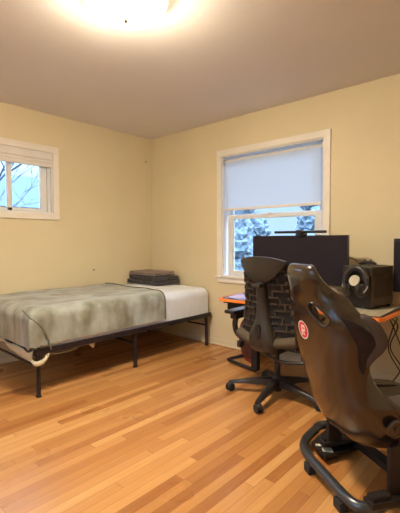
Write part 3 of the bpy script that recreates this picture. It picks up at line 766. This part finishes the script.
for i in range(NS):
    thb = .014 if SEC[i][1] > .79 else .028; ti = min(.030, SEC[i][2]*.3)
    ring = [opt(i, -1+2*k/NU) for k in range(NU+1)]
    # rounded lip
    f = frame(i); w_, d_ = SEC[i][2], SEC[i][3]; base = Vector((SEC[i][0], 0, SEC[i][1]))
    lipR = base+f*(d_+.012)+Vector((0, w_-ti*.45, 0)); lipL = base+f*(d_+.012)+Vector((0, -(w_-ti*.45), 0))
    inner = [opt(i, 1-2*k/NU, ti, thb) for k in range(NU+1)]
    rings.append(ring+[lipR]+inner+[lipL])
def shell_m(i, k):
    if k >= NU: return 0
    u = abs(-1+2*(k+.5)/NU); z_ = SEC[i][1]; s_ = SEC[i][0]
    if s_ < .03 and .53 < z_ < .835:
        kk = (z_-.53)/.305
        lo = .60+.16*(1-kk)**1.5; hi = .80+.20*(1-kk)**2
        if lo < u < hi: return 0
    return 0
shell = obj('seat_shell', loft(BM(), rings, mfun=shell_m), [M['shell'], M['band']], rg, smooth=70)
# harness slots
cut = BM()
for sy in (-1, 1):
    Mx = Matrix.Translation((-.12, sy*.112, .842)) @ Matrix.Rotation(sy*math.radians(-40), 4, 'X')
    b = BM(); pts = []
    for i in range(28):
        a = i*2*PI/28; pts.append((.020*math.cos(a), (.030 if math.sin(a) > 0 else -.030)*0+.020*math.sin(a)))
    pts = [(.025*math.cos(a)+(.032 if math.cos(a) > 0 else -.032), .025*math.sin(a)) for a in [(i+.5)*2*PI/28 for i in range(28)]]
    prism(b, [(q[0], q[1]) for q in pts], -.2, .2, Matrix.Rotation(PI/2, 4, 'Z') @ Matrix.Rotation(PI/2, 4, 'X'))
    merge(cut, b, Mx)
cutter = obj('cutter', cut, M['band'], rg)
md = shell.modifiers.new('slots', 'BOOLEAN'); md.operation = 'DIFFERENCE'; md.object = cutter; md.solver = 'EXACT'
bpy.context.view_layer.update()
dg = bpy.context.evaluated_depsgraph_get()
me = bpy.data.meshes.new_from_object(shell.evaluated_get(dg))
shell.modifiers.clear(); shell.data = me
bpy.data.objects.remove(cutter, do_unlink=True)
# slot bezels
for sy in (-1, 1):
    i0 = min(range(NS), key=lambda i: abs(SEC[i][1]-.842) if SEC[i][0] < 0 else 9)
    ring = []
    for a in [i*2*PI/32 for i in range(32)]:
        q0 = .027*math.cos(a)+(.032 if math.cos(a) > 0 else -.032); q1 = .027*math.sin(a)
        an = sy*math.radians(-40); y_ = q0*math.cos(an)-q1*math.sin(an); z_ = q0*math.sin(an)+q1*math.cos(an)
        yy = sy*.112+y_; zz = .842+z_
        i1 = min((i for i in range(NS) if SEC[i][0] < 0 and SEC[i][1] > .6), key=lambda i: abs(SEC[i][1]-zz))
        u = abs(yy)/SEC[i1][2]; ph = math.asin(min(.999, u**(1/.88))); f = frame(i1)
        ring.append(Vector((SEC[i1][0]+f.x*SEC[i1][3]*(1-math.cos(ph)), yy, zz)))
    ring = [(ring[k-1]+ring[k]+ring[(k+1) % 32])/3 for k in range(32)]
    b = BM(); tube(b, ring, .0050, 8, True); obj('slot_bezel', b, M['black'], rg, smooth=True)
for sy in (-1, 1):
    ids = [i for i in range(NS) if SEC[i][0] < .03 and .56 < SEC[i][1] < .84]; L_ = len(ids)-1
    def bandf(lift):
        def f(u, v):
            i = ids[round(v*L_)]; k = v
            lo = .60+.22*k**1.6; hi = .72+.20*k**.8+.08*math.sin(PI*k)
            hi = min(hi, .985); m_ = math.sin(PI*min(.999, max(.001, k)))**.35
            c_ = (lo+hi)/2; h_ = (hi-lo)/2*m_; U = c_+(2*u-1)*h_
            a = opt(i, sy*U); t1 = opt(i, sy*min(1, U+.02))-opt(i, sy*(U-.02)); t2 = opt(min(NS-1, i+1), sy*U)-opt(i-1, sy*U)
            n = t1.cross(t2).normalized()
            if n.y*sy < 0: n = -n
            return a+n*lift
        return f
    b = BM(); sheet(b, bandf(.004), bandf(-.004), 8, L_); obj('side_panel', b, M['band'], rg, smooth=70)
# inner cushions
def inner_pad(i0, i1, um, th, name, m):
    ids = list(range(i0, i1+1)); L_ = len(ids)-1
    def fo(u, v):
        i = ids[round(v*L_)]; U = (2*u-1)*um; e = (1-abs(2*u-1)**4)*(1-abs(2*v-1)**6)
        thb = .014 if SEC[i][1] > .79 else .028; return opt(i, U, .03, thb+.004)+frame(i)*th*e
    def fi(u, v):
        i = ids[round(v*L_)]; U = (2*u-1)*um; thb = .014 if SEC[i][1] > .79 else .028; return opt(i, U, .03, thb-.008)
    b = BM(); sheet(b, fo, fi, 16, L_); obj(name, b, M[m], rg, smooth=70)
iz = lambda z, s=-1: min(range(NS), key=lambda i: (SEC[i][1]-z)**2+(SEC[i][0]-s)**2)
inner_pad(24, 36, .45, .018, 'head_cushion', 'cushion')
inner_pad(58, 102, .6, .035, 'back_cushion', 'cushion')
inner_pad(114, NS-6, .6, .05, 'seat_cushion', 'cushion')
# padded shoulder wings on the shell's front edge and thigh bolsters
for sy in (-1, 1):
    ids = [i for i in range(NS) if SEC[i][0] < .0 and .59 < SEC[i][1] < .83]
    pts = [opt(i, sy*1.0, .012, 0)+frame(i)*(-.012) for i in ids]
    nn = len(pts); b = BM(); tube(b, pts, [.012+.020*math.sin(PI*k/(nn-1))**.6 for k in range(nn)], 14, flat=1.0); obj('shoulder_bolster', b, M['cushion'], rg, smooth=True)
    ids = [i for i in range(NS) if SEC[i][1] < .46 and SEC[i][0] < .60 and i > 80]
    pts = [opt(i, sy*1.0, .018, 0) for i in ids]
    nn = len(pts); b = BM(); tube(b, pts, [.010+.020*math.sin(PI*k/(nn-1))**.5 for k in range(nn)], 12); obj('thigh_bolster', b, M['shell'], rg, smooth=True)
# round badge on the back
i0 = iz(.752, -.13); f = frame(i0)
zax = -f; yax = Vector((0, 0, 1))-zax*zax.z; yax.normalize(); xax = yax.cross(zax)
Mb = Matrix((( xax.x, yax.x, zax.x, SEC[i0][0]), (xax.y, yax.y, zax.y, 0), (xax.z, yax.z, zax.z, SEC[i0][1]), (0, 0, 0, 1)))
def conform(b, lift):
    for v in b.verts:
        i1 = min((i for i in range(NS) if SEC[i][0] < 0 and SEC[i][1] > .6), key=lambda i: abs(SEC[i][1]-v.co.z))
        ia = i1; u = abs(v.co.y)/SEC[ia][2]; ph = math.asin(min(.99, u**(1/.88)))
        za, zb = SEC[ia], SEC[max(0, ia-1)] if v.co.z > SEC[ia][1] else SEC[ia+1]
        t = 0 if abs(za[1]-zb[1]) < 1e-6 else (v.co.z-za[1])/(zb[1]-za[1])
        s_ = za[0]+(zb[0]-za[0])*t; d_ = za[3]+(zb[3]-za[3])*t
        v.co.x = s_+frame(ia).x*d_*(1-math.cos(ph))-lift
    return b
def disc(r0, r1, lift, n=36, rr=5):
    b = BM(); R_ = []
    for k in range(rr+1):
        r_ = r0+(r1-r0)*k/rr
        R_.append([b.verts.new(Vector((0, r_*math.cos(2*PI*q/n), SEC[i0][1]+r_*math.sin(2*PI*q/n)))) for q in range(n)])
    for k in range(rr):
        for q in range(n): b.faces.new((R_[k][q], R_[k][(q+1) % n], R_[k+1][(q+1) % n], R_[k+1][q]))
    return conform(b, lift)
bd = obj('round_badge', disc(.0005, .040, .0022), M['red'], rg, smooth=True); bd['label'] = 'round red badge with a white mark'
obj('badge_ring', disc(.037, .0425, .0030, rr=2), M['white'], bd, smooth=True)
def strokes(quads, lift):
    b = BM()
    for q in quads:
        n1, n2 = 4, 4; V = []
        for i in range(n1+1):
            row = []
            for j2 in range(n2+1):
                a, c_ = i/n1, j2/n2
                p = [((1-a)*(1-c_)*q[0][k]+a*(1-c_)*q[1][k]+a*c_*q[2][k]+(1-a)*c_*q[3][k]) for k in (0, 1)]
                row.append(b.verts.new(Vector((0, -p[0], SEC[i0][1]+p[1]))))
            V.append(row)
        for i in range(n1):
            for j2 in range(n2): b.faces.new((V[i][j2], V[i+1][j2], V[i+1][j2+1], V[i][j2+1]))
    return conform(b, lift)
Q = [[(-.016, -.026), (-.007, -.026), (-.003, .022), (-.012, .022)], [(-.012, .014), (.016, .014), (.017, .023), (-.012, .023)], [(.008, .0), (.017, .0), (.018, .018), (.009, .018)], [(-.008, -.006), (.015, -.006), (.016, .002), (-.007, .002)], [(.004, -.024), (.012, -.022), (.006, -.006), (-.001, -.006)]]
obj('badge_mark', strokes(Q, .0032), M['white'], bd)

# ------------------------------------------------------------------ outdoors
g = obj('ground', box(BM(), -60, 40, -50, 70, -1.2, -1.0), M['ground']); structure(g)
def bare_tree(x, y, h, seed, lab, spread=.5):
    random.seed(seed); t = empty('bare_tree', (x, y, -1.0)); tag(t, lab, 'tree', 'leafless trees outside the windows')
    bt, bb_ = BM(), BM()
    def grow(p, d, L, r, lv):
        q = p+d*L; mid = p+d*L*.5+Vector((random.uniform(-1, 1), random.uniform(-1, 1), random.uniform(-1, 1)))*L*.06
        tube(bt if lv == 0 else bb_, [p, mid, q], [r, r*.85, r*.65], 5 if lv > 1 else 8)
        if lv >= 5: return
        for k in range(3 if lv < 4 else 2):
            nd = (d*random.uniform(.5, .9)+Vector((random.uniform(-1, 1), random.uniform(-1, 1), random.uniform(-.1, .6)))*spread*1.3).normalized()
            grow(p+d*L*random.uniform(.55, 1), nd, L*random.uniform(.6, .8), r*.55, lv+1)
    grow(Vector((0, 0, 0)), Vector((random.uniform(-.1, .1), random.uniform(-.1, .1), 1)).normalized(), h*.33, h*.012, 0)
    obj('trunk', bt, M['bark'], t, smooth=60); obj('branches', bb_, M['bark'], t, smooth=60)
def green_tree(x, y, h, w_, seed, lab):
    t = empty('evergreen_tree', (x, y, -1.0)); tag(t, lab, 'tree', 'evergreens outside the big window'); random.seed(seed)
    b = BM()
    for k in range(26):
        zz = random.uniform(.12, .95); rr = w_*(1.02-zz)**.7*.6; a = random.uniform(0, 2*PI); s_ = random.uniform(.22, .36)*w_*(1.15-zz*.6)
        c_ = Vector((rr*math.cos(a), rr*math.sin(a), zz*h)); s2 = BM(); bmesh.ops.create_icosphere(s2, subdivisions=3, radius=1)
        for v in s2.verts: v.co = c_+v.co*s_*(1+.45*noise.noise(v.co*3.1+Vector((k*3, seed, 0)))+.25*noise.noise(v.co*8+Vector((k, seed, 4))))
        merge(b, s2)
    obj('crown', b, M['leaf'], t); b = BM(); tube(b, [(0, 0, 0), (0, 0, h*.6)], h*.02, 8); obj('trunk', b, M['bark'], t)
bare_tree(-5.4, -.35, 7.0, 3, 'bare tree nearest the small left window')
bare_tree(-8.4, 4.0, 7.5, 14, 'bare tree outside the small window, beside the pale house')
bare_tree(-4.2, 6.2, 7.0, 8, 'bare tree nearest the big window')
bare_tree(1.4, 8.5, 8.0, 31, 'bare tree further right outside the big window')
green_tree(-4.2, 13.4, 4.6, 1.7, 4, 'leafy evergreen at the left behind the big window glass')
green_tree(.3, 13.5, 5.2, 2.0, 9, 'leafy evergreen at the right behind the monitor')
green_tree(-8.6, 13.8, 5.6, 2.3, 15, 'leafy evergreen seen past the left sash of the big window')
green_tree(-6.0, 9.4, 3.0, 1.7, 22, 'lower rounded evergreen nearest the big window on the left')
green_tree(-2.4, 10.0, 2.8, 1.6, 27, 'lower rounded evergreen nearest the big window in the middle')
green_tree(-12.5, 18.5, 5.0, 2.3, 33, 'leafy evergreen farthest away beyond the big window')
hs = empty('neighbour_house', (-13.0, 2.6, -1.0)); tag(hs, 'pale neighbouring house with a slate roof outside the small window', 'house')
obj('wall', box(BM(), -3, 3, -6, 5, 0, 3.4), M['siding'], hs)
b = BM()
prism(b, [(-3.4, 3.3), (3.4, 3.3), (0, 4.9)], -6.4, 5.4, Matrix.Rotation(PI/2, 4, 'X') @ Matrix.Scale(-1, 4, (0, 0, 1)) @ Matrix.Identity(4))
obj('roof', b, M['roof'], hs)
for yy in (-4.2, -2.2, .6, 3.0):
    wv = obj('window', box(BM(), 2.98, 3.04, yy-.45, yy+.45, 1.7, 2.9), M['sash'], hs); obj('pane', box(BM(), 3.03, 3.06, yy-.38, yy+.38, 1.77, 2.83), M['house_glass'], wv)

# ------------------------------------------------------------------ world, camera
wd = bpy.data.worlds.new('World'); bpy.context.scene.world = wd; wd.use_nodes = True
nt = wd.node_tree; bg = nt.nodes['Background']
tc = nt.nodes.new('ShaderNodeTexCoord'); sx_ = nt.nodes.new('ShaderNodeSeparateXYZ'); nt.links.new(tc.outputs['Generated'], sx_.inputs[0])
rp = nt.nodes.new('ShaderNodeValToRGB'); rp.color_ramp.elements[0].color = (.064, .092, .127, 1); rp.color_ramp.elements[0].position = .12; rp.color_ramp.elements[1].color = (.62, .80, 1, 1); rp.color_ramp.elements[1].position = .75
nt.links.new(sx_.outputs[2], rp.inputs[0]); nt.links.new(rp.outputs[0], bg.inputs[0]); bg.inputs[1].default_value = 9.5

cam = bpy.data.cameras.new('camera'); co = bpy.data.objects.new('camera', cam); COL.objects.link(co)
F_PX, PIT, ROL, YAW = 385.54, .0429, -.0021, .7344
cam.sensor_fit = 'HORIZONTAL'; cam.sensor_width = 36; cam.lens = F_PX/400*36; cam.clip_start = .05; cam.clip_end = 200
fw = Vector((-math.sin(YAW)*math.cos(PIT), math.cos(YAW)*math.cos(PIT), -math.sin(PIT))); rt = Vector((math.cos(YAW), math.sin(YAW), 0)); up = rt.cross(fw)
r2 = rt*math.cos(ROL)+up*math.sin(ROL); u2 = -rt*math.sin(ROL)+up*math.cos(ROL)
co.matrix_world = Matrix(((r2.x, u2.x, -fw.x, 3.7895), (r2.y, u2.y, -fw.y, -3.2787), (r2.z, u2.z, -fw.z, 1.1621), (0, 0, 0, 1)))
sc_ = bpy.context.scene; sc_.camera = co
sc_.view_settings.view_transform = 'Standard'; sc_.view_settings.look = 'None'; sc_.view_settings.gamma = 1; sc_.view_settings.use_curve_mapping = False
sc_.view_settings.exposure = 0.13
